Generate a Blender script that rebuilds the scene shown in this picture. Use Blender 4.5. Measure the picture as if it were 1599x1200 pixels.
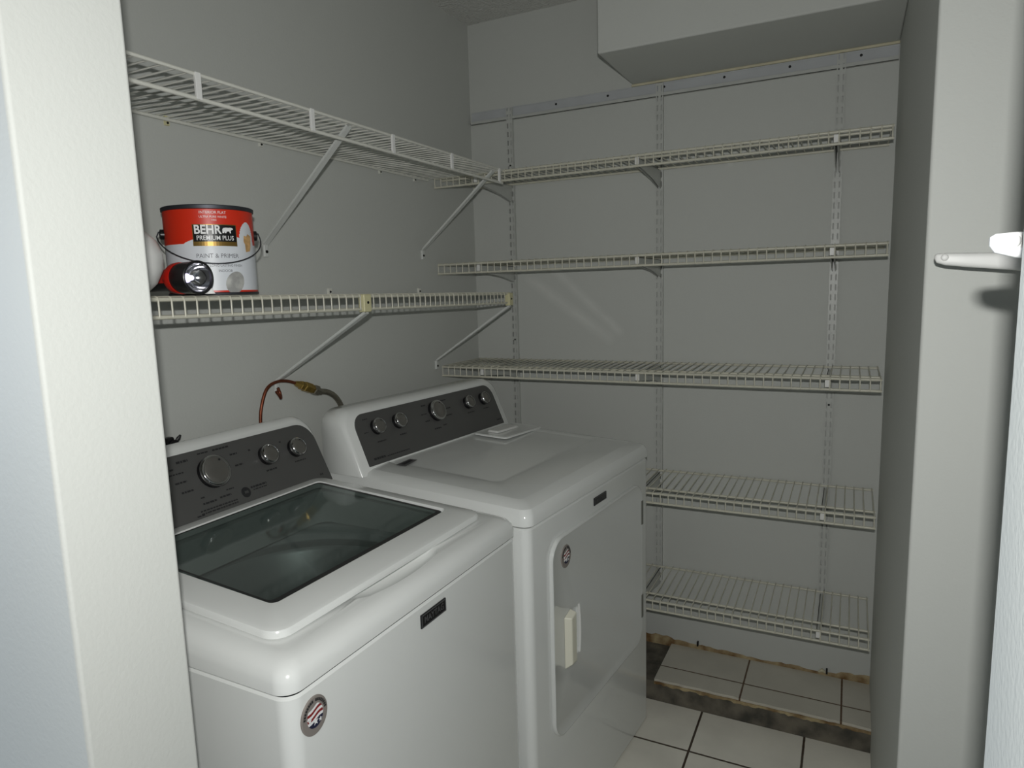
import bpy, math, random
from mathutils import Vector, Matrix

for o in list(bpy.data.objects):
    bpy.data.objects.remove(o)
SC = bpy.context.scene
COL = SC.collection
rnd = random.Random(7)

# ------------------------------------------------------------------ camera
YAW, PITCH, ROLL = 0.4659, -0.1386, -0.0285
EYE = Vector((1.365, -2.4176, 1.4336))
fwd = Vector((-math.sin(YAW)*math.cos(PITCH), math.cos(YAW)*math.cos(PITCH), math.sin(PITCH)))
rgt0 = Vector((math.cos(YAW), math.sin(YAW), 0.0))
up0 = rgt0.cross(fwd)
rgt = rgt0*math.cos(ROLL) + up0*math.sin(ROLL)
upv = -rgt0*math.sin(ROLL) + up0*math.cos(ROLL)
cam_d = bpy.data.cameras.new('camera')
cam = bpy.data.objects.new('camera', cam_d)
COL.objects.link(cam)
cam_d.sensor_fit = 'HORIZONTAL'
cam_d.sensor_width = 36.0
cam_d.lens = 36.0*1054.25/1599.0
cam_d.clip_start = 0.02
CAM_ROT = Matrix((rgt, upv, -fwd)).transposed()
cam.matrix_world = Matrix.Translation(EYE) @ CAM_ROT.to_4x4()
SC.camera = cam

# ------------------------------------------------------------------ world and flash
world = bpy.data.worlds.new('world')
SC.world = world
world.use_nodes = True
bg = world.node_tree.nodes['Background']
bg.inputs[0].default_value = (0.52, 0.68, 0.92, 1)
bg.inputs[1].default_value = 0.06

fl_d = bpy.data.lights.new('camera_flash', 'AREA')
fl_d.shape = 'RECTANGLE'
fl_d.size, fl_d.size_y = 0.022, 0.010
fl_d.energy = 12.5
fl_d.color = (1.0, 1.0, 0.965)
flash = bpy.data.objects.new('camera_flash', fl_d)
COL.objects.link(flash)
flash.matrix_world = Matrix.Translation(EYE + upv*0.068 - fwd*0.026) @ CAM_ROT.to_4x4()

# daylight from the window of the room behind the camera
wl_d = bpy.data.lights.new('window_daylight', 'AREA')
wl_d.shape = 'RECTANGLE'
wl_d.size, wl_d.size_y = 1.1, 1.5
wl_d.energy = 85.0
wl_d.color = (0.76, 0.87, 1.0)
wl = bpy.data.objects.new('window_daylight', wl_d)
COL.objects.link(wl)
wl.location = (-2.4, -3.5, 1.5)
wl.rotation_euler = (Vector((1.45, -2.0, 1.1))-wl.location).to_track_quat('-Z', 'Y').to_euler()

vs = SC.view_settings
vs.view_transform = 'Standard'
vs.look = 'None'
vs.exposure = 0.0
vs.gamma = 1.0
vs.use_curve_mapping = False

# ------------------------------------------------------------------ helpers
def lin(c):
    c = c/255.0
    return c/12.92 if c <= 0.04045 else ((c+0.055)/1.055)**2.4

def rgb(r, g, b):
    return (lin(r), lin(g), lin(b), 1.0)

def mat(name, col, rough=0.5, metal=0.0, bump=0.0, bscale=60.0, var=0.0, vscale=8.0, col2=None,
        coat=0.0, spec=0.5, emit=None, estr=0.0, bdist=0.002, detail=3.0):
    m = bpy.data.materials.new(name)
    m.use_nodes = True
    nt = m.node_tree
    b = nt.nodes['Principled BSDF']
    b.inputs['Base Color'].default_value = col
    b.inputs['Roughness'].default_value = rough
    b.inputs['Metallic'].default_value = metal
    b.inputs['Coat Weight'].default_value = coat
    b.inputs['Coat Roughness'].default_value = 0.08
    b.inputs['Specular IOR Level'].default_value = spec
    if emit:
        b.inputs['Emission Color'].default_value = emit
        b.inputs['Emission Strength'].default_value = estr
    tc = nt.nodes.new('ShaderNodeTexCoord')
    if var > 0 or col2:
        n = nt.nodes.new('ShaderNodeTexNoise')
        n.inputs['Scale'].default_value = vscale
        n.inputs['Detail'].default_value = detail
        nt.links.new(tc.outputs['Object'], n.inputs['Vector'])
        r = nt.nodes.new('ShaderNodeValToRGB')
        r.color_ramp.elements[0].position = 0.35
        r.color_ramp.elements[1].position = 0.65
        c2 = col2 or tuple(min(1, c*(1+var)) for c in col[:3]) + (1,)
        c1 = col if col2 else tuple(c*(1-var) for c in col[:3]) + (1,)
        r.color_ramp.elements[0].color = c1
        r.color_ramp.elements[1].color = c2
        nt.links.new(n.outputs[0], r.inputs[0])
        nt.links.new(r.outputs[0], b.inputs['Base Color'])
    if bump > 0:
        n = nt.nodes.new('ShaderNodeTexNoise')
        n.inputs['Scale'].default_value = bscale
        n.inputs['Detail'].default_value = 2.0
        nt.links.new(tc.outputs['Object'], n.inputs['Vector'])
        bp = nt.nodes.new('ShaderNodeBump')
        bp.inputs['Strength'].default_value = bump
        bp.inputs['Distance'].default_value = bdist
        nt.links.new(n.outputs[0], bp.inputs['Height'])
        nt.links.new(bp.outputs[0], b.inputs['Normal'])
    return m

class MB:
    """Collects shapes and links them as ONE mesh object."""
    def __init__(s):
        s.v = []; s.f = []; s.mi = []
    def add(s, vs_, fs, m=0):
        o = len(s.v)
        s.v += [tuple(v) for v in vs_]
        for f in fs:
            s.f.append(tuple(i+o for i in f)); s.mi.append(m)
        return s
    def box(s, x0, x1, y0, y1, z0, z1, m=0):
        v = [(x, y, z) for x in (x0, x1) for y in (y0, y1) for z in (z0, z1)]
        f = [(0,1,3,2), (4,6,7,5), (0,4,5,1), (2,3,7,6), (0,2,6,4), (1,5,7,3)]
        return s.add(v, f, m)
    def hexa(s, b, t, m=0):
        """two quads, bottom and top"""
        v = list(b)+list(t)
        return s.add(v, [(3,2,1,0), (4,5,6,7), (0,1,5,4), (1,2,6,5), (2,3,7,6), (3,0,4,7)], m)
    def loft(s, rings, m=0, cap0=True, cap1=True, closed=True):
        n = len(rings[0]); v = [p for r in rings for p in r]; f = []
        for k in range(len(rings)-1):
            for i in range(n if closed else n-1):
                j = (i+1) % n
                f.append((k*n+i, k*n+j, (k+1)*n+j, (k+1)*n+i))
        if cap0: f.append(tuple(reversed(range(n))))
        if cap1: f.append(tuple((len(rings)-1)*n+i for i in range(n)))
        return s.add(v, f, m)
    def tube(s, pts, r, n=8, m=0, cap=True):
        pts = [Vector(p) for p in pts]
        rs = r if isinstance(r, (list, tuple)) else [r]*len(pts)
        rings = []; prev = None
        for i, p in enumerate(pts):
            a = pts[max(i-1, 0)]; b = pts[min(i+1, len(pts)-1)]
            t = (b-a).normalized()
            if prev is None:
                ref = Vector((0, 0, 1)) if abs(t.z) < 0.9 else Vector((1, 0, 0))
                u = t.cross(ref).normalized()
            else:
                u = (prev - t*prev.dot(t)).normalized()
            w = t.cross(u); prev = u
            rings.append([p + (u*math.cos(2*math.pi*k/n) + w*math.sin(2*math.pi*k/n))*rs[i] for k in range(n)])
        return s.loft(rings, m, cap, cap)
    def lathe(s, prof, origin, axis, n=32, m=0, cap0=True, cap1=True):
        """prof: (distance along the axis, radius)"""
        a = Vector(axis).normalized(); o = Vector(origin)
        ref = Vector((0, 0, 1)) if abs(a.z) < 0.9 else Vector((1, 0, 0))
        u = a.cross(ref).normalized(); w = a.cross(u)
        rings = [[o + a*h + (u*math.cos(2*math.pi*k/n) + w*math.sin(2*math.pi*k/n))*r for k in range(n)] for h, r in prof]
        return s.loft(rings, m, cap0, cap1)
    def build(s, name, mats, parent=None, smooth=35, bevel=0.0, seg=2):
        me = bpy.data.meshes.new(name)
        me.from_pydata(s.v, [], s.f)
        if not isinstance(mats, (list, tuple)): mats = [mats]
        for mm in mats: me.materials.append(mm)
        me.polygons.foreach_set('material_index', s.mi)
        me.validate()
        import bmesh
        bm = bmesh.new(); bm.from_mesh(me)
        bmesh.ops.recalc_face_normals(bm, faces=bm.faces)
        bm.to_mesh(me); bm.free()
        if smooth:
            me.polygons.foreach_set('use_smooth', [True]*len(me.polygons))
            me.set_sharp_from_angle(angle=math.radians(smooth))
        o = bpy.data.objects.new(name, me)
        COL.objects.link(o)
        if parent: o.parent = parent
        if bevel > 0:
            b = o.modifiers.new('bevel', 'BEVEL')
            b.width = bevel; b.segments = seg; b.limit_method = 'ANGLE'; b.angle_limit = math.radians(40)
            b.harden_normals = True
            me.polygons.foreach_set('use_smooth', [True]*len(me.polygons))
            me.set_sharp_from_angle(angle=math.radians(180 if seg > 2 else 60))
        return o

def tag(o, label, cat, group=None, kind=None):
    o['label'] = label; o['category'] = cat
    if group: o['group'] = group
    if kind: o['kind'] = kind
    return o

def thing(name, label, cat, loc=(0, 0, 0), rz=0.0, group=None):
    o = bpy.data.objects.new(name, None)
    o.empty_display_size = 0.05
    COL.objects.link(o)
    o.location = loc; o.rotation_euler = (0, 0, rz)
    return tag(o, label, cat, group)

def struct(o):
    o['kind'] = 'structure'
    return o

def copy_tree(o, parent=None):
    c = o.copy(); COL.objects.link(c)
    if parent: c.parent = parent
    for ch in list(o.children): copy_tree(ch, c)
    return c

def rr(u0, u1, v0, v1, r, n=6):
    """rounded rectangle outline in 2D"""
    pts = []
    for cx, cy, a0 in ((u1-r, v1-r, 0), (u0+r, v1-r, 90), (u0+r, v0+r, 180), (u1-r, v0+r, 270)):
        for k in range(n+1):
            a = math.radians(a0 + 90.0*k/n)
            pts.append((cx+r*math.cos(a), cy+r*math.sin(a)))
    return pts

def ring_z(p2, z, fz=None):
    return [(x, y, (fz(x, y) if fz else 0)+z) for x, y in p2]

def cut(o, cutter):
    m = o.modifiers.new('cut', 'BOOLEAN'); m.operation = 'DIFFERENCE'; m.object = cutter; m.solver = 'EXACT'
    bpy.context.view_layer.update()
    dg = bpy.context.evaluated_depsgraph_get()
    me = bpy.data.meshes.new_from_object(o.evaluated_get(dg))
    o.modifiers.clear()
    o.data = me
    bpy.data.objects.remove(cutter)

def text_mesh(txt, size, sx=1.0, bold=0.0, align='CENTER', spacing=1.0):
    """returns (verts 2D, faces) of a line of lettering, centred"""
    c = bpy.data.curves.new('lettering', 'FONT')
    c.body = txt; c.size = size; c.align_x = align; c.align_y = 'CENTER'
    c.offset = bold; c.resolution_u = 3; c.space_character = spacing
    o = bpy.data.objects.new('lettering', c)
    COL.objects.link(o)
    bpy.context.view_layer.update()
    me = bpy.data.meshes.new_from_object(o.evaluated_get(bpy.context.evaluated_depsgraph_get()))
    v = [(p.co.x*sx, p.co.y) for p in me.vertices]
    f = [tuple(p.vertices) for p in me.polygons]
    bpy.data.objects.remove(o); bpy.data.curves.remove(c); bpy.data.meshes.remove(me)
    return v, f

# ------------------------------------------------------------------ materials
M = {}
def wall_material(name, col):
    m = mat(name, col, rough=0.62, spec=0.3, bump=0.22, bscale=170, bdist=0.0015)
    return m
M['wall'] = wall_material('grey_wall_paint', rgb(193, 195, 191))
M['ceiling'] = mat('popcorn_ceiling', rgb(206, 206, 202), rough=0.9, bump=1.0, bscale=110, bdist=0.008)
M['white_enamel'] = mat('white_enamel', rgb(225, 227, 225), rough=0.16, spec=0.5, coat=0.3)
M['enamel_door'] = mat('white_enamel_door', rgb(212, 214, 212), rough=0.12, spec=0.5, coat=0.3)
M['panel'] = mat('grey_control_panel', rgb(88, 88, 87), rough=0.42, metal=0.25, var=0.04, vscale=3)
M['chrome'] = mat('chrome_ring', rgb(190, 190, 190), rough=0.12, metal=1.0)
M['knob'] = mat('grey_knob_face', rgb(128, 126, 122), rough=0.33, metal=0.7)
M['dark'] = mat('dark_print', rgb(36, 36, 38), rough=0.5)
M['black'] = mat('black_plastic', rgb(20, 20, 22), rough=0.3)
M['wire'] = mat('cream_coated_wire', rgb(200, 198, 183), rough=0.35, var=0.05, vscale=14)
M['wire_white'] = mat('white_coated_wire', rgb(214, 214, 206), rough=0.35, var=0.03, vscale=14)
M['clip'] = mat('cream_plastic_clip', rgb(205, 200, 160), rough=0.4)
M['white_plastic'] = mat('white_plastic', rgb(226, 226, 224), rough=0.45)
M['steel'] = mat('white_painted_steel', rgb(186, 188, 184), rough=0.38, var=0.03, vscale=20)
M['brace'] = mat('white_brace_steel', rgb(206, 208, 205), rough=0.4)
M['film'] = mat('bluish_track_steel', rgb(181, 184, 187), rough=0.3, var=0.04, vscale=12)
M['screw'] = mat('dark_screw', rgb(28, 28, 28), rough=0.5, metal=0.4)
M['copper'] = mat('copper', rgb(128, 74, 55), rough=0.45, metal=0.9, var=0.2, vscale=40)
M['brass'] = mat('brass', rgb(170, 142, 78), rough=0.32, metal=0.9, var=0.15, vscale=60)
M['hose'] = mat('corrugated_steel', rgb(140, 136, 124), rough=0.35, metal=0.8)
M['red'] = mat('red_label', rgb(206, 46, 22), rough=0.38)
M['label_white'] = mat('white_label', rgb(212, 216, 222), rough=0.4)
M['gold'] = mat('gold_foil', rgb(140, 112, 58), rough=0.35, metal=0.7)
M['tin'] = mat('tin', rgb(74, 76, 82), rough=0.5, metal=0.8)
M['letter'] = mat('grey_lettering', rgb(104, 104, 110), rough=0.5)
M['letter_white'] = mat('white_lettering', rgb(232, 232, 232), rough=0.4)
M['photo_patch'] = mat('printed_picture', rgb(150, 150, 148), rough=0.4, col2=rgb(186, 186, 182), vscale=60)
M['orange_patch'] = mat('printed_chair', rgb(196, 156, 104), rough=0.4, var=0.25, vscale=90)
M['red_plastic'] = mat('red_plastic', rgb(190, 30, 18), rough=0.3)
M['reflector'] = mat('reflector', rgb(205, 205, 210), rough=0.12, metal=1.0)
M['led'] = mat('led_bright_spot', rgb(240, 235, 255), rough=0.3, emit=(0.75, 0.68, 1.0, 1), estr=2.5)  # bright spot on the bulb, put into the material as emission
M['concrete'] = mat('dirty_concrete', rgb(66, 64, 58), rough=0.9, col2=rgb(112, 106, 94), vscale=16, detail=8, bump=0.6, bscale=50, bdist=0.004)
M['adhesive'] = mat('brown_adhesive', rgb(112, 84, 50), rough=0.85, col2=rgb(178, 162, 126), vscale=22, detail=6, bump=0.5, bscale=60, bdist=0.003)
M['caulk'] = mat('yellowed_caulk', rgb(198, 192, 166), rough=0.6, var=0.06, vscale=20)
M['tub'] = mat('steel_tub', rgb(196, 198, 198), rough=0.4, metal=0.3)
M['tub_ring'] = mat('tub_ring', rgb(214, 216, 216), rough=0.4)
M['flag_red'] = mat('flag_red', rgb(132, 26, 30), rough=0.4)
M['flag_blue'] = mat('flag_blue', rgb(24, 26, 58), rough=0.4)
M['badge'] = mat('badge_grey', rgb(138, 131, 126), rough=0.4, metal=0.1)
M['badge_dim'] = mat('badge_dark_grey', rgb(84, 84, 86), rough=0.4, metal=0.2)
M['sticker'] = mat('grey_sticker', rgb(96, 96, 96), rough=0.5)
M['hinge'] = mat('grey_hinge', rgb(120, 120, 114), rough=0.4, metal=0.5)
M['grip'] = mat('cream_grip', rgb(222, 220, 204), rough=0.35)

def scuffed_wall(name):
    # the same paint with a few pale rubbed streaks left on the back wall
    m = M['wall'].copy(); m.name = name
    nt = m.node_tree; L = nt.links
    b = nt.nodes['Principled BSDF']
    geo = nt.nodes.new('ShaderNodeNewGeometry')
    sep = nt.nodes.new('ShaderNodeSeparateXYZ'); L.new(geo.outputs['Position'], sep.inputs[0])
    def op(o, a, v):
        n = nt.nodes.new('ShaderNodeMath'); n.operation = o
        for i, q in enumerate((a, v)):
            if q is None: continue
            if isinstance(q, (int, float)): n.inputs[i].default_value = q
            else: L.new(q, n.inputs[i])
        return n.outputs[0]
    X, Z = sep.outputs[0], sep.outputs[2]
    nz = nt.nodes.new('ShaderNodeTexNoise'); nz.inputs['Scale'].default_value = 14; nz.inputs['Detail'].default_value = 5
    L.new(geo.outputs['Position'], nz.inputs['Vector'])
    total = None
    for x0, z0, x1, z1, w in ((0.345, 1.505, 0.600, 1.270, 0.024), (0.245, 1.470, 0.560, 1.245, 0.030), (0.9868, 1.8317, 0.9875, 1.8317, 0.014)):
        dx, dz = x1-x0, z1-z0; ln = math.hypot(dx, dz); dx /= ln; dz /= ln
        a = op('SUBTRACT', X, x0); c = op('SUBTRACT', Z, z0)
        t = op('ADD', op('MULTIPLY', a, dx), op('MULTIPLY', c, dz))
        d = op('ADD', op('MULTIPLY', a, -dz), op('MULTIPLY', c, dx))
        over = op('MAXIMUM', op('SUBTRACT', op('ABSOLUTE', op('SUBTRACT', t, ln/2), None), ln/2), 0.0)
        dist = op('SQRT', op('ADD', op('MULTIPLY', d, d), op('MULTIPLY', over, over)), None)
        k = op('MAXIMUM', op('SUBTRACT', 1.0, op('DIVIDE', dist, w)), 0.0)
        total = k if total is None else op('MAXIMUM', total, k)
    f = op('MULTIPLY', op('MULTIPLY', total, nz.outputs[0]), 0.42)
    mx = nt.nodes.new('ShaderNodeMixRGB')
    mx.inputs[1].default_value = rgb(193, 195, 191); mx.inputs[2].default_value = rgb(240, 240, 236)
    L.new(f, mx.inputs[0]); L.new(mx.outputs[0], b.inputs['Base Color'])
    return m
M['wall_scuffed'] = scuffed_wall('grey_wall_paint_scuffed')

def glass_material():
    m = bpy.data.materials.new('smoked_glass'); m.use_nodes = True
    nt = m.node_tree; nt.nodes.clear()
    out = nt.nodes.new('ShaderNodeOutputMaterial')
    mix = nt.nodes.new('ShaderNodeMixShader')
    tr = nt.nodes.new('ShaderNodeBsdfTransparent'); tr.inputs[0].default_value = (0.565, 0.60, 0.59, 1)
    gl = nt.nodes.new('ShaderNodeBsdfGlossy'); gl.inputs['Roughness'].default_value = 0.07
    gl.inputs[0].default_value = (0.9, 0.95, 0.94, 1)
    fr = nt.nodes.new('ShaderNodeFresnel'); fr.inputs[0].default_value = 1.6
    geo = nt.nodes.new('ShaderNodeNewGeometry')
    inv = nt.nodes.new('ShaderNodeMath'); inv.operation = 'SUBTRACT'; inv.inputs[0].default_value = 1.0
    nt.links.new(geo.outputs['Backfacing'], inv.inputs[1])
    mul = nt.nodes.new('ShaderNodeMath'); mul.operation = 'MULTIPLY'
    nt.links.new(fr.outputs[0], mul.inputs[0]); nt.links.new(inv.outputs[0], mul.inputs[1])
    nt.links.new(mul.outputs[0], mix.inputs[0])
    nt.links.new(tr.outputs[0], mix.inputs[1]); nt.links.new(gl.outputs[0], mix.inputs[2])
    nt.links.new(mix.outputs[0], out.inputs[0])
    return m
M['glass'] = glass_material()

def tile_material(name, x0, y0, pitch, grout, tile_c, grout_c, x_extra=None):
    """square tiles laid on a grid; x0, y0 one grout crossing in metres"""
    m = bpy.data.materials.new(name); m.use_nodes = True
    nt = m.node_tree; L = nt.links
    b = nt.nodes['Principled BSDF']
    geo = nt.nodes.new('ShaderNodeNewGeometry')
    sep = nt.nodes.new('ShaderNodeSeparateXYZ'); L.new(geo.outputs['Position'], sep.inputs[0])
    def math_(op, a, v):
        n = nt.nodes.new('ShaderNodeMath'); n.operation = op
        L.new(a, n.inputs[0])
        if hasattr(v, 'is_linked'): L.new(v, n.inputs[1])
        elif v is not None: n.inputs[1].default_value = v
        return n.outputs[0]
    ds = []
    for ax, o, pit in ((0, x0, pitch[0]), (1, y0, pitch[1])):
        a = math_('SUBTRACT', sep.outputs[ax], o)
        a = math_('DIVIDE', a, pit)
        a = math_('ADD', a, 200.5)
        a = math_('FRACT', a, None)
        a = math_('SUBTRACT', a, 0.5)
        a = math_('ABSOLUTE', a, None)
        a = math_('MULTIPLY', a, pit)
        ds.append(a)
    d = math_('MINIMUM', ds[0], ds[1])
    nz = nt.nodes.new('ShaderNodeTexNoise'); nz.inputs['Scale'].default_value = 60
    L.new(geo.outputs['Position'], nz.inputs['Vector'])
    d2 = math_('ADD', d, math_('MULTIPLY', nz.outputs[0], 0.0015))
    st = nt.nodes.new('ShaderNodeMapRange'); st.inputs[1].default_value = grout; st.inputs[2].default_value = grout+0.0012
    L.new(d2, st.inputs[0])
    n2 = nt.nodes.new('ShaderNodeTexNoise'); n2.inputs['Scale'].default_value = 5; n2.inputs['Detail'].default_value = 6
    L.new(geo.outputs['Position'], n2.inputs['Vector'])
    rp = nt.nodes.new('ShaderNodeValToRGB')
    rp.color_ramp.elements[0].color = tuple(c*0.86 for c in tile_c[:3])+(1,); rp.color_ramp.elements[0].position = 0.3
    rp.color_ramp.elements[1].color = tile_c; rp.color_ramp.elements[1].position = 0.6
    L.new(n2.outputs[0], rp.inputs[0])
    mx = nt.nodes.new('ShaderNodeMixRGB'); mx.inputs[1].default_value = grout_c
    L.new(rp.outputs[0], mx.inputs[2]); L.new(st.outputs[0], mx.inputs[0])
    L.new(mx.outputs[0], b.inputs['Base Color'])
    b.inputs['Roughness'].default_value = 0.3
    bp = nt.nodes.new('ShaderNodeBump'); bp.inputs['Strength'].default_value = 0.6; bp.inputs['Distance'].default_value = 0.003
    L.new(st.outputs[0], bp.inputs['Height']); L.new(bp.outputs[0], b.inputs['Normal'])
    return m
M['floor'] = tile_material('white_floor_tile', 0.9647, -0.4752, (0.3182, 0.3182), 0.0035, rgb(236, 233, 222), rgb(74, 62, 52))
M['curb_tile'] = tile_material('white_curb_tile', 1.0841, -0.1669, (0.3005, 0.3005), 0.0028, rgb(200, 196, 184), rgb(92, 68, 46))

# ------------------------------------------------------------------ the setting
W, H = 1.4675, 2.4477
FY0, FY1 = -2.0433, -1.9183          # the wall with the doorway, outer and inner face
JL, JR = 0.670, 1.4538               # its left and right jamb
CH = -1.1494                         # near face of the wall block on the right
RX = 1.66                            # side of the recess in front of that block

struct(MB().box(-0.6, 3.2, -4.2, 0.0, -0.1, 0.0).build('floor', M['floor'], smooth=0))
struct(MB().box(-0.1, 1.9, FY0+0.001, 0.1, H, H+0.1).build('ceiling', M['ceiling'], smooth=0))
struct(MB().box(-0.1, 0.0, FY1, 0.0, 0, H).build('wall_left', M['wall'], smooth=0))
struct(MB().box(-0.1, W+0.3, 0.0, 0.1, 0, H).build('wall_back', M['wall_scuffed'], smooth=0))
struct(MB().box(W, W+0.3, CH, 0.0, 0, H).build('wall_right', M['wall'], bevel=0.006, seg=3))
struct(MB().box(RX, RX+0.1, FY1, CH, 0, H).build('wall_recess', M['wall'], smooth=0))
fw = MB()
out = [(-0.6, 0), (JL, 0), (JL, 2.06), (JR, 2.06), (JR, 0), (3.2, 0), (3.2, 2.6), (-0.6, 2.6)]
fw.add([(x, FY0, z) for x, z in out]+[(x, FY1, z) for x, z in out],
       [(0,1,2,7), (2,3,6,7), (3,4,5,6), (15,10,9,8), (15,14,11,10), (14,13,12,11)] +
       [(i, (i+1) % 8, (i+1) % 8+8, i+8) for i in range(8)])
front = struct(fw.build('wall_front', M['wall'], bevel=0.005, seg=3))

# boxed soffit over the right half of the shelves
SX, SD, SZ = 0.6525, 0.3665, 2.1307
struct(MB().box(SX, W, -SD, 0.0, SZ, H).build('wall_soffit', M['wall'], bevel=0.006, seg=3))
# yellowed bead of caulk under the soffit
struct(MB().box(SX, W, -0.009, 0.0, 2.1226, SZ).build('trim_1', M['caulk'], bevel=0.002))

# low concrete curb along the back wall, tiled on top
LZ, LD = 0.0804, 0.2571
cb = MB()
n = 40
prev = None
xs = [0.30 + (W-0.30)*i/n for i in range(n+1)]
fy = [-LD + rnd.uniform(-0.004, 0.004) for _ in xs]
fz = [LZ-0.011 + rnd.uniform(-0.003, 0.0) for _ in xs]
rings = [[(x, 0, 0), (x, -LD-0.002, 0), (x, a, b), (x, 0, LZ-0.011)] for x, a, b in zip(xs, fy, fz)]
cb.loft(rings)
curb = struct(cb.build('concrete_curb', M['concrete'], smooth=25))
tt = MB()
rings = []
for i in range(n+1):
    x = 0.8005 + (W-0.8005)*i/n
    y = -LD + rnd.uniform(-0.002, 0.002)
    rings.append([(x, -0.001, LZ-0.011), (x, y, LZ-0.011), (x, y, LZ), (x, -0.001, LZ)])
tt.loft(rings)
tt.build('tile_top', M['curb_tile'], curb, smooth=0)
ad = MB()
rings = []
for i in range(81):
    x = 0.30 + (W-0.30)*i/80
    t = 0.010 + 0.006*max(0, math.sin(x*9.1)) + rnd.uniform(-0.003, 0.004) + (0.012 if x > W-0.1 or x < 0.80 else 0)
    z0 = LZ-0.012
    rings.append([(x, -0.0002, z0), (x, -0.004, z0), (x, -0.0035, z0+0.012+t*0.4), (x, -0.0002, z0+0.012+t)])
ad.loft(rings)
bb = struct(ad.build('adhesive_back', M['adhesive'], smooth=30))  # strip of old adhesive left where a baseboard was torn off
rings = []
for i in range(61):                      # adhesive residue on the front edge of the tiles
    x = 0.80 + (W-0.80)*i/60
    t = 0.006 + rnd.uniform(-0.003, 0.004)
    rings.append([(x, -LD-0.0045, LZ-0.011-t), (x, -LD-0.0045, LZ-0.009), (x, -LD+0.002, LZ-0.009), (x, -LD+0.002, LZ-0.011-t)])
ad2 = MB(); ad2.loft(rings); ad2.build('adhesive_residue', M['adhesive'], curb, smooth=30)
for x, z in ((0.8986, 0.0945), (1.3365, 0.0895)):
    MB().box(x-0.003, x+0.003, -0.012, 0.0, z, z+0.0175).build('masonry_nail', M['screw'], bb, bevel=0.001)
MB().tube([(1.31, -0.006, 0.0905), (1.322, -0.004, 0.098), (1.335, -0.006, 0.0925)], [0.003, 0.0065, 0.003], 6).build('plaster_crumb', M['caulk'], bb)

# ------------------------------------------------------------------ hang track and slotted standards on the back wall
ht = thing('hang_track', 'long horizontal steel track with bluish face under the boxed soffit on the back wall', 'track', (0.74, 0, 2.077))
HX = -0.74; HZ = -2.077
m = MB(); m.box(0.006+HX, W-0.002+HX, -0.0035, 0.0, 2.090+HZ, 2.122+HZ)
m.box(0.006+HX, W-0.002+HX, -0.0045, 0.0, 2.1185+HZ, 2.1225+HZ)
m.build('track_face', M['film'], ht, bevel=0.0008)
m = MB(); m.box(0.006+HX, W-0.002+HX, -0.010, 0.0, 2.0755+HZ, 2.0785+HZ); m.box(0.006+HX, W-0.002+HX, -0.010, -0.0085, 2.0755+HZ, 2.0885+HZ)
m.build('track_lip', M['steel'], ht, bevel=0.0006)
for x in (0.3655, 0.5649, 0.766, 0.965, 1.165, 1.3654):
    MB().lathe([(0, 0.0042), (0.0012, 0.004), (0.002, 0.002)], (x+HX, -0.0035, 2.107+HZ), (0, -1, 0), 12).build('track_screw', M['screw'], ht)

XS = (0.1753, 0.7525, 1.3124)
ZB = (0.60, 0.33, 0.245)
def standard(x, z0, z1, label):
    t = thing('shelf_standard', label, 'shelf standard', (x, 0, z0), 0, 'slotted uprights on the back wall')
    h = z1-z0; w = 0.0125; d = 0.0125
    m = MB()
    m.box(-w, -w+0.0014, -d, 0, 0, h); m.box(w-0.0014, w, -d, 0, 0, h)
    cols = [(-w+0.0014, -0.0090), (-0.0090, -0.0045), (-0.0045, 0.0045), (0.0045, 0.0090), (0.0090, w-0.0014)]
    for i in (0, 2, 4):
        m.box(cols[i][0], cols[i][1], -d, -d+0.0014, 0, h)
    pitch = 0.0318; sl = 0.0185
    k = 0; z = 0.0
    while z < h:
        for i in (1, 3):
            m.box(cols[i][0], cols[i][1], -d, -d+0.0014, z, min(h, z+pitch-sl))
        z += pitch
    m.build('slotted_channel', M['steel'], t, smooth=0)
    for zz in (h*0.42, h*0.86):
        MB().lathe([(0, 0.0036), (0.0012, 0.0034), (0.002, 0.0015)], (0, -d, zz), (0, -1, 0), 10).build('screw', M['screw'], t)
    return t
standard(XS[0], ZB[0], 2.119, 'white slotted metal upright nearest the room corner, going down behind the dryer')
standard(XS[1], ZB[1], 2.119, 'middle one of the three white slotted uprights, right of the dryer')
standard(XS[2], ZB[2], 2.119, 'white slotted metal upright nearest the right wall')

# ------------------------------------------------------------------ wire shelves on the back wall
D, LH, MID = 0.3023, 0.0361, 0.0577
X0, X1 = 0.0105, 1.4513
ZS = (1.8399, 1.5348, 1.1606, 0.7624, 0.3896)
WR, RR_ = 0.0018, 0.0040
def back_shelf(z, label, start=0.0):
    t = thing('wire_shelf', label, 'wire shelf', (0.731, 0, z), 0, 'wire shelves on the back wall')
    a, b = X0+start-0.731, X1-0.731
    n = 57-int(round(start/0.0254))
    m = MB()
    for i in range(n):
        x = a+0.004 + (b-a-0.008)*i/(n-1)
        m.tube([(x, -0.006, 0.0), (x, -D+0.006, 0.0), (x, -D+0.0015, -0.0015), (x, -D, -0.006), (x, -D, -LH)], WR, 6)
    m.build('wire_grid', M['wire'], t, smooth=60)
    MB().tube([(a, -D+0.0046, -0.0046), (b, -D+0.0046, -0.0046)], RR_, 8).build('front_rail', M['wire'], t, smooth=60)
    MB().tube([(a, -D+0.0040, -LH), (b, -D+0.0040, -LH)], RR_, 8).build('lower_rail', M['wire'], t, smooth=60)
    MB().tube([(a, -D+MID, -0.0046), (b, -D+MID, -0.0046)], RR_, 8).build('middle_rail', M['wire'], t, smooth=60)
    MB().tube([(a, -0.0105, -0.0046), (b, -0.0105, -0.0046)], RR_, 8).build('back_rail', M['wire'], t, smooth=60)
    return t
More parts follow.
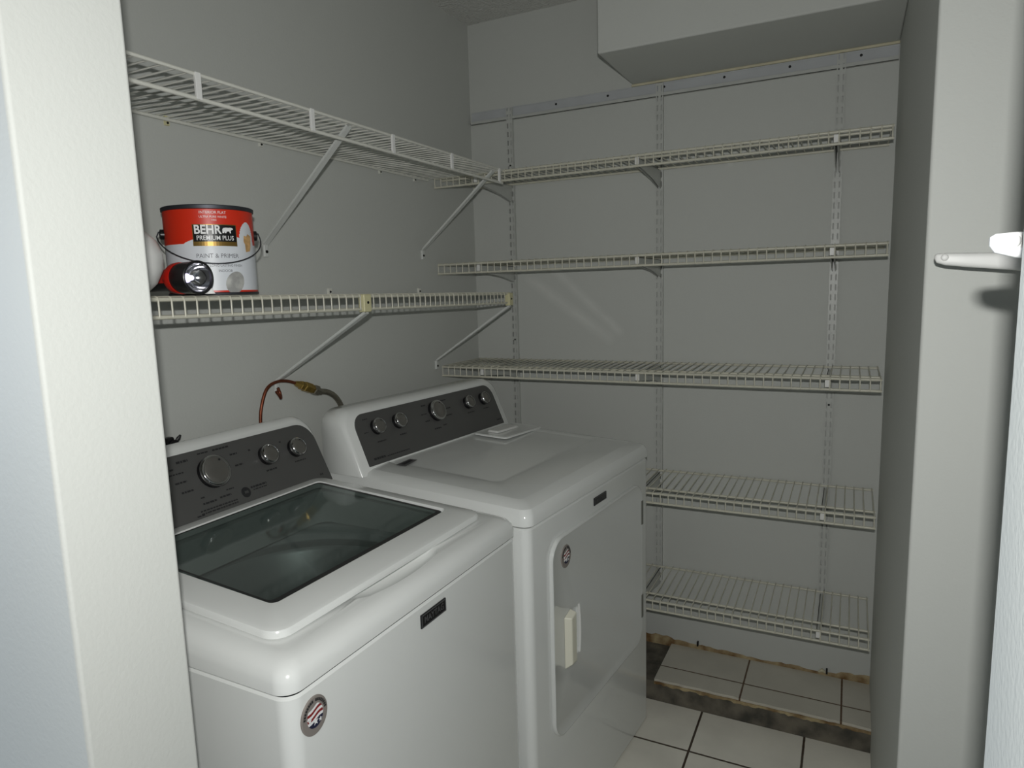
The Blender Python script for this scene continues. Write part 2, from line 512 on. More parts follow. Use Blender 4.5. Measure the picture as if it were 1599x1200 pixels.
back_shelf(ZS[0], 'topmost wire shelf on the back wall, its left end meeting the long left wall shelf')
back_shelf(ZS[1], 'second wire shelf from the top on the back wall')
back_shelf(ZS[2], 'third wire shelf from the top on the back wall, just above the dryer')
back_shelf(ZS[3], 'fourth wire shelf from the top on the back wall, beside the dryer top', 0.4826)
back_shelf(ZS[4], 'lowest wire shelf on the back wall, above the tiled curb', 0.4826)

def bracket(x, z, label):
    t = thing('shelf_bracket', label, 'shelf bracket', (x, 0, z), 0, 'brackets under the back wall shelves')
    th = 0.0018; top = -0.0105
    y0, y1 = -0.0135, -D+0.010
    prof = [(y0+0.010, top), (y1, top), (y1, -0.030), (y1+0.02, -0.034), (y1+0.08, -0.040), (-0.11, -0.052), (y0, -0.072), (y0+0.010, -0.072)]
    for s in (-1, 1):
        pass
    m = MB()
    m.loft([[(-0.0052, y, zz) for y, zz in prof], [(-0.0052+th, y, zz) for y, zz in prof]])
    m.loft([[(0.0052-th, y, zz) for y, zz in prof], [(0.0052, y, zz) for y, zz in prof]])
    m.box(-0.0052, 0.0052, y1, y0, top-0.0015, top)
    m.build('arm', M['steel'], t, smooth=0)
    m = MB(); m.box(-0.0065, 0.0065, y1-0.001, y1+0.003, -0.031, -0.009)
    m.build('front_clip', M['white_plastic'], t, bevel=0.0012)
    return t
def blabel(zi, xi):
    sh = ('topmost', 'second', 'third', 'fourth', 'lowest')[zi]
    st = ('upright nearest the room corner', 'middle upright', 'upright nearest the right wall')[xi]
    return 'white steel bracket under the %s back shelf, on the %s' % (sh, st)
for zi, z in enumerate(ZS):
    for xi, x in enumerate(XS):
        if xi == 0 and zi > 2: continue
        bracket(x, z, blabel(zi, xi))

# ------------------------------------------------------------------ the two shelves on the left wall
def strip(m, p0, p1, w, th, n):
    """flat bar from p0 to p1; n = direction of its width"""
    p0, p1, n = Vector(p0), Vector(p1), Vector(n).normalized()
    t = (p1-p0).normalized(); b = t.cross(n).normalized()
    q = [(-1, -1), (1, -1), (1, 1), (-1, 1)]
    m.hexa([p0+n*(a*w/2)+b*(c*th/2) for a, c in q], [p1+n*(a*w/2)+b*(c*th/2) for a, c in q])

U1 = 1.8295; L1H = 0.041; D1 = 0.305
t = thing('wire_shelf', 'long white wire shelf high on the left wall, seen from below, above the paint can', 'wire shelf', (0, -1.1, U1), 0, 'wire shelves on the left wall')
ya, yb = -1.905+1.1, -0.340+1.1
m = MB(); nn = int((yb-ya)/0.0254)
for i in range(nn+1):
    y = ya+0.004 + (yb-ya-0.008)*i/nn
    m.tube([(0.006, y, 0), (D1-0.004, y, 0.0)], WR, 6)
m.build('wire_grid', M['wire_white'], t, smooth=60)
MB().tube([(D1, ya, 0.001), (D1, yb, 0.001)], 0.0036, 8).build('front_rail', M['wire_white'], t, smooth=60)
MB().tube([(D1, ya, -L1H), (D1, yb, -L1H)], 0.0042, 8).build('lower_rail', M['wire_white'], t, smooth=60)
MB().tube([(0.010, ya, -0.0046), (0.010, yb, -0.0046)], RR_, 8).build('back_rail', M['wire_white'], t, smooth=60)
for y in (-1.818, -1.528, -1.2395, -0.948, -0.662, -0.362):
    MB().box(D1-0.0010, D1+0.0050, y+1.1-0.006, y+1.1+0.006, -L1H-0.002, 0.004).build('strap', M['white_plastic'], t, bevel=0.001)
for y in (-1.3633, -1.0962, -0.6039, -0.4114):
    m = MB(); m.box(0.0, 0.006, y+1.1-0.005, y+1.1+0.005, -0.016, 0.004)
    m.lathe([(0, 0.0028), (0.002, 0.0024)], (0.006, y+1.1, -0.011), (1, 0, 0), 8, 1)
    m.build('wall_clip', [M['clip'] if y < -1.3 else M['wire_white'], M['screw']], t)

def brace(y0, ztop, y1, zbot, label, block=False, deep=0.0):
    t = thing('shelf_brace', label, 'shelf brace', (0, y1, zbot), 0, 'diagonal braces of the left wall shelves')
    o = Vector((0, y1, zbot))
    a = Vector((D1+0.002, y0, ztop))-o; b = Vector((0.010, y1, zbot+0.012))-o
    m = MB()
    d = (a-b).normalized(); nrm = Vector((0, 1, 0)); side = d.cross(nrm).normalized()
    # folded channel: face plus two short flanges
    strip(m, a, b, 0.015, 0.0016, nrm)
    for s in (-1, 1):
        strip(m, a+nrm*(s*0.0068)+side*0.003, b+nrm*(s*0.0068)+side*0.003, 0.0014, 0.006, nrm)
    m.build('diagonal_bar', M['brace'], t, smooth=0)
    m = MB(); m.box(0.0, 0.010, -0.0075, 0.0075, -0.020, 0.014)
    m.build('foot_plate', M['brace'], t, bevel=0.003)
    MB().lathe([(0, 0.0042), (0.0015, 0.004), (0.0025, 0.002)], (0.010, 0, -0.006), (1, 0, 0), 10).build('screw', M['screw'], t)
    if block:
        k = Vector((D1, y0, ztop))-o
        m = MB(); m.box(k.x-0.012, k.x+0.007, k.y-0.0145, k.y+0.0145, 0.003+k.z, k.z+0.0465)
        b_ = m.build('rail_clip', M['clip'], t, bevel=0.0035, seg=3)
        MB().lathe([(0, 0.0036), (0.001, 0.0034)], (k.x+0.0070, k.y, k.z+0.026), (1, 0, 0), 10).build('clip_screw', M['screw'], b_)
    return t
brace(-1.1156, 1.8200, -1.1102, 1.555, 'white diagonal brace of the upper left shelf, right of and above the paint can')
brace(-0.4028, 1.8180, -0.3865, 1.568, 'white diagonal brace of the upper left shelf, near the room corner')
brace(-1.0910, 1.3870, -1.1072, 1.197, 'white diagonal brace under the paint can shelf, its foot by the copper tube', True)
brace(-0.3085, 1.3770, -0.3275, 1.170, 'white diagonal brace under the paint can shelf, near the room corner', True)

def z2(y): return 1.4352 - 0.0105*(y+1.3)
t = thing('wire_shelf', 'cream wire shelf on the left wall carrying the paint can and flashlight', 'wire shelf', (0, -1.1, z2(-1.1)), 0, 'wire shelves on the left wall')
ya, yb = -1.905, -0.292
m = MB(); nn = int((yb-ya)/0.0254)
L2H = 0.0355
def s2(x, y, dz): return (x, y+1.1, z2(y)-z2(-1.1)+dz)
for i in range(nn+1):
    y = ya+0.004 + (yb-ya-0.008)*i/nn
    m.tube([s2(0.006, y, 0), s2(D1-0.006, y, 0), s2(D1-0.0015, y, -0.0015), s2(D1, y, -0.006), s2(D1, y, -L2H)], WR, 6)
m.build('wire_grid', M['wire'], t, smooth=60)
for nm, x, dz in (('front_rail', D1-0.0046, -0.0046), ('lower_rail', D1-0.0040, -L2H), ('middle_rail', D1-MID, -0.0046), ('stringer', 0.15, -0.0046), ('back_rail', 0.0105, -0.0046)):
    MB().tube([s2(x, ya, dz), s2(x, yb, dz)], RR_, 8).build(nm, M['wire'], t, smooth=60)
for y in (-1.5, -0.8763, -0.4158):
    zc = z2(y)-z2(-1.1)
    m = MB(); m.box(0.0, 0.007, y+1.1-0.006, y+1.1+0.006, -0.008+zc, 0.022+zc)
    m.lathe([(0, 0.0035), (0.002, 0.003)], (0.007, y+1.1, 0.012+zc), (1, 0, 0), 8, 1)
    m.build('wall_clip', [M['wire_white'], M['screw']], t)

# ------------------------------------------------------------------ paint can
CX, CY, CZ = 0.225, -1.462, z2(-1.46)+0.0032
CR, CHH = 0.0815, 0.166
FA = math.radians(-33)                      # direction the printed front faces
can = thing('paint_can', 'red and white paint can with wire handle standing on the left wall shelf', 'paint can', (CX, CY, CZ), FA)
m = MB()
na, nz = 300, 150
def can_face(a, z):
    """0 white, 1 red, 2 picture, 3 orange"""
    s = a*CR; h = z
    if h < 0.008: return 1
    # white oval at the right
    if ((s-0.0665)/0.0215)**2 + ((h-0.098)/0.040)**2 < 1 and h > 0.07: return 0
    edge = 0.1115 - 0.016*min(1.0, (abs(s-0.01)/0.07)**2)
    return 1 if h > edge else 0
vs_, fs_ = [], []
for j in range(nz+1):
    for i in range(na):
        a = 2*math.pi*i/na
        vs_.append((CR*math.cos(a), CR*math.sin(a), 0.004+(CHH-0.010)*j/nz))
m.v = vs_
for j in range(nz):
    for i in range(na):
        a = 2*math.pi*(i+0.5)/na
        if a > math.pi: a -= 2*math.pi
        k = (i+1) % na
        m.f.append((j*na+i, j*na+k, (j+1)*na+k, (j+1)*na+i))
        m.mi.append(1 if can_face(a, 0.004+(CHH-0.010)*(j+0.5)/nz) == 1 else 0)
m.build('can_body', [M['label_white'], M['red']], can, smooth=60)
m = MB(); m.lathe([(0, CR-0.003), (0, CR+0.0012), (0.003, CR+0.0018), (0.005, CR-0.0002)], (0, 0, 0), (0, 0, 1), 64, cap1=False)
m.build('bottom_rim', M['tin'], can)
m = MB(); m.lathe([(CHH-0.007, CR), (CHH-0.006, CR+0.0022), (CHH, CR+0.0026), (CHH+0.0012, CR+0.001), (CHH, CR-0.003), (CHH-0.005, CR-0.012), (CHH-0.005, CR-0.03), (CHH-0.001, CR-0.034)], (0, 0, 0), (0, 0, 1), 64, cap0=False)
m.build('lid', M['tin'], can)
for s in (-1, 1):
    a = math.radians(90)*s
    m = MB(); m.lathe([(0, 0.010), (0.007, 0.010), (0.0085, 0.006)], (CR*math.cos(a), (CR-0.001)*math.sin(a), 0.117), (0, s, 0), 14)
    m.build('handle_ear', M['black'], can)
pts = []
for k in range(25):
    q = -math.pi/2 + math.pi*k/24
    pts.append((0.092*math.cos(q)*0.965, 0.094*math.sin(q), 0.113-0.055*math.cos(q)))
pts = [(0.004, -0.090, 0.122)]+pts+[(0.004, 0.090, 0.122)]
MB().tube(pts, 0.0013, 6).build('wire_handle', M['tin'], can, smooth=60)

def on_can(m, v2, f, s0, z0, lift, mi=0):
    r = CR+lift
    m.add([(r*math.cos((x+s0)/CR), r*math.sin((x+s0)/CR), z0+y) for x, y in v2], f, mi)
def patch(m, x0, x1, y0, y1, lift, mi=0, n=16):
    v2 = [(x0+(x1-x0)*i/n, y) for y in (y0, y1) for i in range(n+1)]
    on_can(m, v2, [(i, i+1, n+2+i, n+1+i) for i in range(n)], 0, 0, lift, mi)
m = MB()
patch(m, -0.040, 0.040, 0.091, 0.131, 0.0003, 1)
patch(m, -0.0385, 0.0385, 0.099, 0.1295, 0.0005, 0)
m.build('brand_panel', [M['black'], M['gold']], can, smooth=0)
def lettering(txt, size, s0, z0, name, ma, sx=1.0, bold=0.0, lift=0.0008, spacing=1.0):
    v2, f = text_mesh(txt, size, sx, bold, spacing=spacing)
    mm = MB(); on_can(mm, v2, f, s0, z0, lift)
    mm.build(name, ma, can, smooth=0)
lettering('BEHR', 0.0225, -0.0135, 0.1205, 'lettering', M['letter_white'], 0.88, 0.0006)
lettering('PREMIUM PLUS', 0.0118, 0.000, 0.1055, 'lettering', M['letter_white'], 0.86, 0.0001)
lettering('INTERIOR FLAT', 0.0072, -0.002, 0.1525, 'lettering', M['letter_white'], 0.95)
lettering('ULTRA PURE WHITE', 0.0056, -0.002, 0.1445, 'lettering', M['letter_white'], 0.95)
lettering('1050', 0.0046, -0.001, 0.1385, 'lettering', M['letter_white'])
lettering('PAINT & PRIMER', 0.0112, 0.002, 0.0725, 'lettering', M['letter'], 0.95)
lettering('LONG-LASTING FINISH', 0.0062, 0.016, 0.0545, 'lettering', M['letter'], 0.95)
lettering('INDOOR', 0.0068, 0.013, 0.0445, 'lettering', M['letter'], 0.95)
bear = [(0.0125, 0.1150), (0.0125, 0.1215), (0.0145, 0.1245), (0.019, 0.1252), (0.024, 0.1250), (0.0275, 0.1255), (0.0305, 0.1250), (0.0330, 0.1235), (0.0330, 0.1222),
        (0.0295, 0.1210), (0.0280, 0.1190), (0.0285, 0.1150), (0.0262, 0.1150), (0.0250, 0.1185), (0.0205, 0.1180), (0.0195, 0.1150), (0.0170, 0.1150), (0.0170, 0.1185), (0.0152, 0.1150)]
mm = MB(); on_can(mm, bear, [tuple(range(len(bear)))], 0, 0, 0.0008); mm.build('bear_emblem', M['letter_white'], can, smooth=0)
mm = MB()
def fan(m, pts, cx, cy, lift):
    n = len(pts); v2 = []; f = []
    for q in (1.0, 0.66, 0.33):
        v2 += [(cx+(x-cx)*q, cy+(y-cy)*q) for x, y in pts]
    v2.append((cx, cy))
    for k in range(2):
        f += [(k*n+i, k*n+(i+1) % n, (k+1)*n+(i+1) % n, (k+1)*n+i) for i in range(n)]
    f += [(2*n+i, 2*n+(i+1) % n, 3*n) for i in range(n)]
    on_can(m, v2, f, 0, 0, lift)
chair = [(0.060, 0.081), (0.073, 0.083), (0.077, 0.094), (0.079, 0.112), (0.069, 0.116), (0.064, 0.111), (0.057, 0.112), (0.0555, 0.101), (0.059, 0.095)]
fan(mm, chair, 0.067, 0.100, 0.0006); mm.build('printed_patch', M['orange_patch'], can, smooth=0)
mm = MB()
cush = [(0.030+0.019*math.cos(q), 0.0225+0.0205*math.sin(q)+0.004*math.cos(q)) for q in [2*math.pi*k/20 for k in range(20)]]
fan(mm, cush, 0.030, 0.0225, 0.0006); mm.build('printed_picture', M['photo_patch'], can, smooth=0)

# ------------------------------------------------------------------ flashlight
FX, FYY, FZ = 0.322, -1.5765, z2(-1.58)+0.0026
fl = thing('flashlight', 'black and red flashlight lying in front of the paint can', 'flashlight', (FX, FYY, FZ), math.radians(-4))
zc = 0.0305
m = MB(); m.lathe([(-0.014, 0.0255), (-0.006, 0.029), (0.0, 0.0302), (0.002, 0.0302), (0.003, 0.0285), (0.002, 0.0262), (-0.004, 0.0250)], (0, 0, zc), (1, 0, 0), 40, cap0=False, cap1=False)
m.lathe([(-0.065, 0.0225), (-0.060, 0.0262), (-0.030, 0.0285), (-0.014, 0.0290), (-0.006, 0.0295), (0, 0.0300)], (0, 0, zc), (1, 0, 0), 40, cap1=False)
m.build('head', M['black'], fl, smooth=50)
m = MB(); m.lathe([(-0.063, 0.0262), (-0.058, 0.0284), (-0.048, 0.0290), (-0.044, 0.0284)], (0, 0, zc), (1, 0, 0), 40)
m.build('red_band', M['red_plastic'], fl, smooth=50)
m = MB(); m.lathe([(-0.165, 0.012), (-0.162, 0.0165), (-0.09, 0.0165), (-0.064, 0.0215)], (0, 0, zc-0.006), (1, 0, 0), 28)
m.build('handle', M['black'], fl, smooth=50)
m = MB(); m.hexa([(-0.150, -0.013, zc+0.0065), (-0.150, 0.013, zc+0.0065), (-0.070, 0.014, zc+0.010), (-0.070, -0.014, zc+0.010)],
                 [(-0.145, -0.009, zc+0.0150), (-0.145, 0.009, zc+0.0150), (-0.072, 0.010, zc+0.0175), (-0.072, -0.010, zc+0.0175)])
m.hexa([(-0.150, -0.017, zc-0.008), (-0.150, -0.012, zc+0.008), (-0.070, -0.016, zc+0.009), (-0.070, -0.0205, zc-0.008)],
       [(-0.150, -0.0135, zc-0.008), (-0.150, -0.010, zc+0.008), (-0.070, -0.012, zc+0.009), (-0.070, -0.0165, zc-0.008)])
m.build('grip_panel', M['red_plastic'], fl, bevel=0.002)
m = MB(); m.lathe([(0.0005, 0.0262), (-0.006, 0.0240), (-0.014, 0.0185), (-0.020, 0.0105), (-0.0225, 0.0055)], (0, 0, zc), (1, 0, 0), 40, cap0=False)
m.build('reflector', M['reflector'], fl, smooth=60)
m = MB(); m.lathe([(-0.0222, 0.0048), (-0.018, 0.0045), (-0.0155, 0.003), (-0.0150, 0.0008)], (0, 0, zc), (1, 0, 0), 16)
m.build('bulb', M['led'], fl, smooth=60)
m = MB(); m.hexa([(-0.010, 0.016, 0.001), (-0.004, 0.020, 0.001), (0.002, 0.032, 0.001), (-0.004, 0.034, 0.001)],
                 [(-0.010, 0.0185, 0.012), (-0.004, 0.0215, 0.012), (-0.002, 0.026, 0.013), (-0.008, 0.026, 0.013)])
m.build('wrist_strap', M['white_plastic'], fl, bevel=0.001)

# white rounded container half hidden by the jamb
JX, JY = 0.238, -1.662
jug = thing('plastic_container', 'white rounded plastic container left of the flashlight, mostly hidden by the wall end', 'container', (JX, JY, z2(JY)+0.0028))
m = MB(); m.lathe([(0, 0.030), (0.003, 0.036), (0.020, 0.054), (0.045, 0.0660), (0.070, 0.0670), (0.095, 0.058), (0.112, 0.040), (0.122, 0.022)], (0, 0, 0), (0, 0, 1), 40)
m.build('container_body', M['white_plastic'], jug, smooth=60)
m = MB(); m.lathe([(0.120, 0.020), (0.134, 0.020), (0.136, 0.017)], (0, 0, 0), (0, 0, 1), 24)
m.build('cap', M['white_plastic'], jug, smooth=40)

# ------------------------------------------------------------------ gas line and valve on the left wall
gl = thing('gas_supply_line', 'copper tube with brass fitting joined to a corrugated steel hose above the dryer', 'gas pipe', (0, -1.05, 1.19))
def g(y, z, x=0.026): return (x, y+1.05, z-1.19)
def smooth_path(p, n=8):
    p = [Vector(q) for q in p]; out_ = []
    for i in range(len(p)-1):
        a, b, c, d = p[max(i-1, 0)], p[i], p[i+1], p[min(i+2, len(p)-1)]
        for k in range(n):
            t_ = k/n
            out_.append(0.5*((2*b)+(-a+c)*t_+(2*a-5*b+4*c-d)*t_*t_+(-a+3*b-3*c+d)*t_**3))
    out_.append(p[-1]); return out_
MB().tube(smooth_path([g(-1.195, 1.00), g(-1.191, 1.108), g(-1.185, 1.150), g(-1.168, 1.190), g(-1.148, 1.207), g(-1.120, 1.2125), g(-1.098, 1.211), g(-1.0787, 1.2065), g(-1.055, 1.198)]), 0.0042, 10).build('copper_tube', M['copper'], gl, smooth=60)
MB().tube(smooth_path([g(-1.142, 1.190, 0.038), g(-1.134, 1.178, 0.040), g(-1.126, 1.170, 0.036), g(-1.122, 1.182, 0.030), g(-1.126, 1.196, 0.028)]), 0.0042, 8).build('copper_loop', M['copper'], gl, smooth=60)
a = Vector(g(-1.062, 1.2005)); b = Vector(g(-0.962, 1.160)); d = b-a
m = MB(); m.lathe([(0, 0.005), (0.006, 0.008), (0.020, 0.010), (0.022, 0.0125), (0.034, 0.0125), (0.036, 0.0145), (0.062, 0.0145), (0.064, 0.0125), (0.074, 0.012)], a, d, 6)
m.build('brass_fitting', M['brass'], gl, smooth=20)
dn = d.normalized()
m = MB(); m.lathe([(0.072, 0.0115), (0.074, 0.0150), (0.090, 0.0150), (0.092, 0.0105), (0.104, 0.0100)], a, d, 6)
m.build('hex_nut', M['hose'], gl, smooth=20)
hp = smooth_path([tuple(a+dn*0.098), g(-0.940, 1.158), g(-0.908, 1.140), g(-0.886, 1.112), g(-0.876, 1.075), g(-0.876, 0.98)], 16)
MB().tube(hp, [0.0078 + 0.0009*math.sin(i*2.1) for i in range(len(hp))], 10).build('flexible_hose', M['hose'], gl, smooth=60)

va = thing('water_valve', 'black lever valve on the left wall behind the washer, beside the wall end', 'valve', (0.0, -1.445, 1.115))
m = MB(); m.lathe([(0, 0.013), (0.012, 0.013), (0.012, 0.009), (0.030, 0.009), (0.030, 0.014), (0.048, 0.014)], (0, -0.01, 0), (1, 0, 0), 16)
m.build('valve_body', M['black'], va)
m = MB(); m.box(0.030, 0.046, -0.034, -0.006, -0.010, 0.020)
m.build('valve_handle', M['black'], va, bevel=0.004)
m = MB()
m.tube([(0.030, 0.000, -0.012), (0.036, 0.010, -0.003), (0.040, 0.022, 0.002), (0.042, 0.034, -0.001)], [0.003, 0.0045, 0.003, 0.002], 8)
m.tube([(0.030, 0.004, 0.002), (0.034, 0.012, 0.012), (0.036, 0.016, 0.019)], [0.003, 0.0045, 0.002], 8)
m.build('valve_lever', M['black'], va)

# ------------------------------------------------------------------ washer and dryer
def console(par, v0, v1, u0, k, z0, z1, uback, r, panel_v, panel_z, rp):
    """raked control console; front plane u = u0 - k*(z - z0)"""
    def fu(z): return u0-k*(z-z0)
    def outline(a, b, zb, zt, rad, n=8):
        p = [(a, zb), (b, zb)]
        for i in range(n+1):
            q = math.radians(90*i/n); p.append((b-rad+rad*math.cos(q), zt-rad+rad*math.sin(q)))
        for i in range(n+1):
            q = math.radians(90+90*i/n); p.append((a+rad+rad*math.cos(q), zt-rad+rad*math.sin(q)))
        return p
    base = outline(v0, v1, z0-0.02, z1, r)
    def inset(d):
        return outline(v0+d, v1-d, z0-0.02, z1-d, max(0.004, r-d))
    rings = [[(uback, v, z) for v, z in inset(0.012)], [(uback+0.012, v, z) for v, z in base],
             [(max(uback+0.013, fu(z)-0.014), v, z) for v, z in base],
             [(max(uback+0.014, fu(z)-0.005), v, z) for v, z in inset(0.004)],
             [(max(uback+0.015, fu(z)), v, z) for v, z in inset(0.012)]]
    m = MB(); m.loft(rings)
    m.build('console', M['white_enamel'], par, smooth=50)
    po = outline(panel_v[0], panel_v[1], panel_z[0], panel_z[1], rp)
    m = MB(); m.loft([[(fu(z)-0.001, v, z) for v, z in po], [(fu(z)+0.0022, v, z) for v, z in po]])
    pan = m.build('control_panel', M['panel'], par, smooth=30)
    nrm = Vector((1, 0, k)).normalized(); upd = Vector((-k, 0, 1)).normalized()
    def pt(v, z, lift=0.0026):
        return Vector((fu(z), v, z)) + nrm*lift
    return pan, pt, nrm, upd

def knob(par, c, nrm, upd, r, mark):
    m = MB(); m.lathe([(0, r*0.98), (0.012, r*0.94), (0.014, r*0.90)], c, nrm, 36)
    kb = m.build('knob', M['black'], par, smooth=40)
    m = MB(); m.lathe([(0.010, r*0.985), (0.014, r), (0.0175, r*0.97), (0.0195, r*0.86), (0.0185, r*0.80)], c, nrm, 36, cap0=False, cap1=False)
    m.build('chrome_ring', M['chrome'], kb, smooth=60)
    m = MB(); m.lathe([(0.012, r*0.82), (0.0180, r*0.82), (0.0190, r*0.78), (0.0194, r*0.3), (0.0194, r*0.05)], c, nrm, 36)
    m.build('dial_face', M['knob'], kb, smooth=60)
    side = nrm.cross(upd)
    p = c+nrm*0.0198 + (upd*math.cos(mark)+side*math.sin(mark))*r*0.70
    m = MB(); m.lathe([(0, r*0.075), (0.0006, r*0.07)], p, nrm, 10)
    m.build('pointer_dot', M['dark'], kb)

def bars(par, pt, upd, lst, ma):
    """illegible small print: short dark dashes (v0, v1, z, height)"""
    side = Vector((0, 1, 0))
    for v0, v1, z, h in lst:
        m = MB()
        v = v0
        while v < v1:
            w = min(v1-v, rnd.uniform(0.004, 0.010))
            a = pt(v, z, 0.0026); b = pt(v+w, z, 0.0026)
            m.add([a-upd*h/2, b-upd*h/2, b+upd*h/2, a+upd*h/2], [(0, 1, 2, 3)])
            v += w+0.0016
        m.build('printed_mark', ma, par, smooth=0)

def name_badge(par, v0, v1, z0, z1, rake=0.0):
    m = MB(); m.box(0.0, 0.003, v0, v1, z0, z1)
    b = m.build('name_badge', M['black'], par, bevel=0.0008)
    m = MB()
    for a in ((v0+0.001, v1-0.001, z0+0.001, z0+0.003), (v0+0.001, v1-0.001, z1-0.003, z1-0.001), (v0+0.001, v0+0.003, z0+0.001, z1-0.001), (v1-0.003, v1-0.001, z0+0.001, z1-0.001)):
        m.box(0.003, 0.0036, *a)
    m.build('badge_frame', M['badge_dim'], b, smooth=0)
    v2, f = text_mesh('MAYTAG', (z1-z0)*0.66, 0.92, 0.0003)
    m = MB(); m.add([(0.0034, (v0+v1)/2+x, (z0+z1)/2+y) for x, y in v2], f)
    m.build('lettering', M['badge_dim'], b, smooth=0)

def medallion(par, cv, cz, rv, rz):
    """oval flag badge"""
    def el(s, t, n=40, du=0.0): return [(du, cv+rv*s*math.cos(2*math.pi*k/n), cz+rz*t*math.sin(2*math.pi*k/n)) for k in range(n)]
    m = MB(); m.loft([el(1, 1), el(1, 1, du=0.0016), el(0.95, 0.95, du=0.0026)])
    b = m.build('medallion', M['badge'], par, smooth=30)
    m = MB()
    # waving stripes and the star field inside an oval of 0.62
    s = 0.62; mi = 0
    n = 24
    for k in range(5):
        y0 = 0.52-0.24*k; y1 = y0-0.24
        top, bot = [], []
        for i in range(n+1):
            x = -1+2.0*i/n
            lim = math.sqrt(max(0, 1-x*x))
            w = 0.10*math.sin(x*3.0)+0.12*x
            a = max(-lim, min(lim, y0+0.3+w)); c = max(-lim, min(lim, y1+0.3+w))
            top.append((0.0029, cv+rv*s*x, cz+rz*s*a)); bot.append((0.0029, cv+rv*s*x, cz+rz*s*c))
        m.add(bot+top, [(i, i+1, n+2+i, n+1+i) for i in range(n)], 0 if k % 2 else 1)
    m.add(bot+[(0.0029, cv+rv*s*(-1+2.0*i/n), cz-rz*s*math.sqrt(max(0, 1-(-1+2.0*i/n)**2))) for i in range(n+1)], [(i, i+1, n+2+i, n+1+i) for i in range(n)], 2)
    m.build('flag_emblem', [M['flag_red'], M['letter_white'], M['flag_blue']], b, smooth=0)
    m = MB()
    for sx, sz, q in ((0.0, -0.30, 0.22), (-0.42, -0.10, 0.15), (0.36, -0.34, 0.15)):
        v = []
        for k in range(10):
            rr_ = q*(1 if k % 2 == 0 else 0.42); an = math.pi/2+k*math.pi/5
            v.append((0.0032, cv+rv*(sx+rr_*math.cos(an)), cz+rz*(sz+rr_*math.sin(an))))
        m.add(v, [tuple(range(10))])
    m.build('star', M['letter_white'], b, smooth=0)
    m = MB()
    for k in range(17):                                # worn raised characters round the rim
        an = math.radians(170-10*k)
        c = Vector((0.0029, cv+rv*0.80*math.cos(an), cz+rz*0.80*math.sin(an)))
        tv = Vector((0, -math.sin(an), math.cos(an)))*0.0016; nv = Vector((0, math.cos(an), math.sin(an)))*0.0022
        if k in (8,): continue
        m.add([c-tv-nv, c+tv-nv, c+tv+nv, c-tv+nv], [(0, 1, 2, 3)])
    m.build('rim_marks', M['dark'], b, smooth=0)

def cabinet_mesh(w, dpt, z0, z1, r, gap=0.003, top=True):
    o2 = rr(-dpt, 0, gap, w-gap, r, 8)
    i2 = rr(-dpt+0.004, -0.004, gap+0.004, w-gap-0.004, r-0.003, 8)
    m = MB()
    m.loft([ring_z(i2, z0), ring_z(o2, z0+0.004), ring_z(o2, z1-0.004), ring_z(i2, z1)], cap1=top)
    return m

# --- washer
WX, WY, WTH, WW, WD = 0.7020, -1.8040, -0.016, 0.706, 0.640
WZ = 0.0400                      # raised a little on its levelling feet
wa = thing('washing_machine', 'white top loading washing machine with smoked glass lid, nearest the camera', 'washing machine', (WX, WY, WZ), WTH)
wa.scale = (0.975, 0.975, 0.975)
cabinet_mesh(WW, WD, -0.018, 0.8685, 0.027, top=False).build('cabinet', M['white_enamel'], wa, smooth=40)
for fu_ in (-0.06, -0.58):
    for fv in (0.07, WW-0.07):
        MB().lathe([(0, 0.022), (0.006, 0.022), (0.008, 0.010), (0.030, 0.010)], (fu_, fv, -0.0410), (0, 0, 1), 14).build('foot', M['black'], wa)
def wslope(x, y): return 0.066*max(0.0, -x-0.03)
def wlev(inset, z, sl): 
    return ring_z(rr(-WD+inset*0.3, 0.002-inset, inset, WW-inset, max(0.012, 0.030-inset*0.3), 8), z, (lambda x, y: sl*wslope(x, y)) if sl else None)
m = MB(); m.loft([wlev(0.004, 0.8715, 0), wlev(0.0, 0.8745, 0), wlev(0.0, 0.890, 0.35), wlev(0.003, 0.9005, 0.7), wlev(0.010, 0.910, 0.9), wlev(0.022, 0.9165, 1), wlev(0.036, 0.9195, 1)])
tp = m.build('top_panel', M['white_enamel'], wa, smooth=40)
c = MB(); c.loft([ring_z(rr(-0.490, -0.150, 0.118, 0.600, 0.03, 6), 0.85), ring_z(rr(-0.490, -0.150, 0.118, 0.600, 0.03, 6), 1.02)])
cut(tp, c.build('cutter', M['white_enamel'], wa, smooth=0))
# finger recess in front of the lid
c = MB(); rg = []
for k in range(9):
    q = -1+2*k/8
    ln = max(0.02, math.sqrt(max(0, 1-q*q)))
    rg.append([(-0.056+0.030*ln*math.cos(a_), 0.332+0.138*q, 0.928+0.026*ln*math.sin(a_)) for a_ in [2*math.pi*j/16 for j in range(16)]])
c.loft(rg)
cut(tp, c.build('cutter', M['white_enamel'], wa, smooth=60))
tp.data.polygons.foreach_set('use_smooth', [True]*len(tp.data.polygons))
tp.data.set_sharp_from_angle(angle=math.radians(30))
